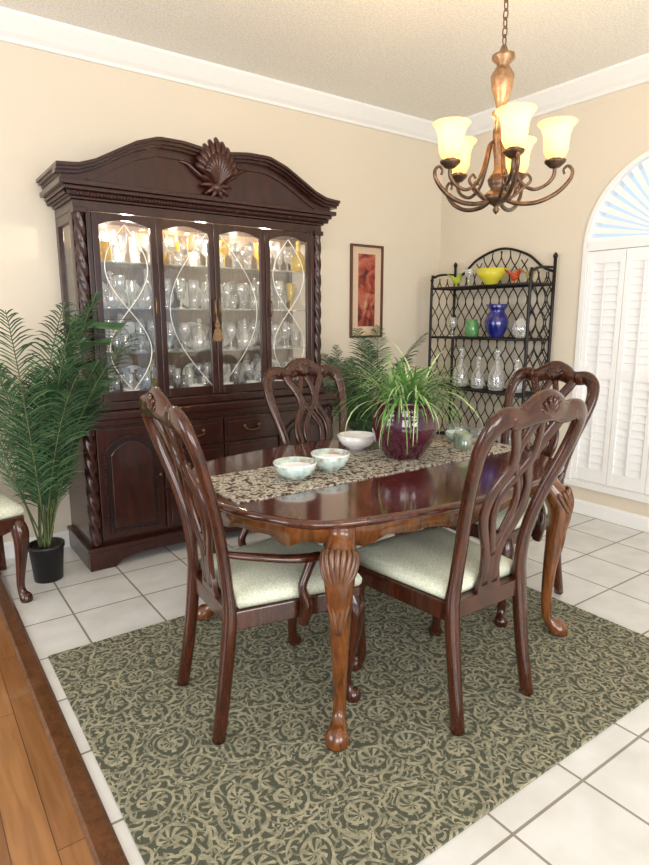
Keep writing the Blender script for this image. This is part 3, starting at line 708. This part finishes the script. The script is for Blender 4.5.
base=math.atan2(-math.cos(a),-math.sin(a))
for k in range(5):
    th=base+math.radians(-1+72*k); cx,cy=math.cos(th),math.sin(th); pn=(-cy,cx,0); R0=.218
    P=[(.02,1.80,.008),(.08,1.775,.009),(.16,1.775,.009),(.23,1.805,.009),(.275,1.85,.008),(.285,1.885,.007),(.268,1.905,.006),(.252,1.892,.005),(.256,1.875,.005)]
    ar.add(tube([(cx*u,cy*u,z_,r_) for u,z_,r_ in P],n=8,k=5,ref=pn))
    P=[(.02,2.02,.006),(.045,2.00,.007),(.06,1.94,.007),(.09,1.86,.007),(.14,1.825,.007),(.19,1.84,.007),(.215,1.87,.008),(.218,1.90,.008)]
    ar.add(tube([(cx*u,cy*u,z_,r_) for u,z_,r_ in P],n=8,k=5,ref=pn))
    P=[(.0,1.80,.007),(.04,1.79,.007),(.10,1.83,.006),(.13,1.86,.006),(.115,1.885,.005),(.10,1.87,.005)]
    ar.add(tube([(cx*u,cy*u,z_,r_) for u,z_,r_ in P],n=8,k=4,ref=pn))
    o_=(cx*R0,cy*R0,.012)
    cups.add(lathe([(.0,1.885),(.02,1.89),(.040,1.908),(.042,1.916),(.022,1.922),(.022,1.945),(.0,1.945)],18,o_))
    q=lambda pr_: [(r_*.85,1.925+(z_-1.925)*.90) for r_,z_ in pr_]
    shd.add(lathe(q([(.026,1.925),(.042,1.93),(.054,1.955),(.056,1.99),(.059,2.02),(.070,2.05),(.088,2.068),(.086,2.072),(.066,2.053),(.055,2.02),(.052,1.99),(.049,1.955),(.03,1.935)]),28,o_))
    bl.add(lathe([(.0,1.945),(.011,1.95),(.013,1.965),(.019,1.98),(.017,1.995),(.010,2.005),(0,2.010)],12,o_))
    l=bpy.data.lights.new("chandelier_lamp",'POINT'); l.energy=6.5; l.color=(1,.70,.36); l.shadow_soft_size=.03
    lo=bpy.data.objects.new("lamp_%d"%k,l); sc.collection.objects.link(lo); lo.parent=ch; lo.location=(o_[0],o_[1],2.055)
ar.obj("arms",BR,ch); shd.obj("glass_shades",SHADE,ch); bl.obj("bulbs",BULB,ch); cups.obj("cups",BR,ch)
# ------------------------------------------------------------------ lights
for x in(-.45,0,.45):
    l=bpy.data.lights.new("cabinet_light",'POINT'); l.energy=5.5; l.color=(1,.88,.70); l.shadow_soft_size=.03
    lo=bpy.data.objects.new("cabinet_light",l); sc.collection.objects.link(lo); lo.parent=cb; lo.location=(x,3.55,1.89)
def area(name,loc,tgt,sx,sy,e,c):
    l=bpy.data.lights.new(name,'AREA'); l.shape='RECTANGLE'; l.size=sx; l.size_y=sy; l.energy=e; l.color=c
    lo=bpy.data.objects.new(name,l); sc.collection.objects.link(lo); lo.location=loc
    lo.rotation_euler=(Vector(tgt)-Vector(loc)).to_track_quat('-Z','Y').to_euler()
area("window_light_rear",(-1.2,-2.2,1.5),(1.8,2.5,1.6),2.5,2.0,120,(1,.94,.87))
area("area_light_left",(-3.0,2.2,1.4),(1.5,2.2,1.7),2.0,1.8,70,(1,.97,.94))  # unseen area lamp shining in from the open left side
area("fill_light_rear_right",(1.25,-2.8,1.5),(2.3,2.0,1.2),1.5,1.8,85,(1,.95,.89))  # added fill, set behind the camera so the cabinet glass doesn't reflect it
w=bpy.data.worlds.new("World"); sc.world=w; w.use_nodes=True; bg=w.node_tree.nodes['Background']; bg.inputs[0].default_value=(.55,.67,.80,1); bg.inputs[1].default_value=1.15
# ------------------------------------------------------------------ camera
cd=bpy.data.cameras.new("camera"); cam=bpy.data.objects.new("camera",cd); sc.collection.objects.link(cam)
cam.location=(0,0,h); cam.rotation_euler=(PI/2-p,0,-a); cd.sensor_fit='VERTICAL'; cd.sensor_height=36; cd.lens=599/865*36; cd.clip_start=.05
sc.camera=cam
sc.view_settings.view_transform='Standard'
sc.view_settings.exposure=.17
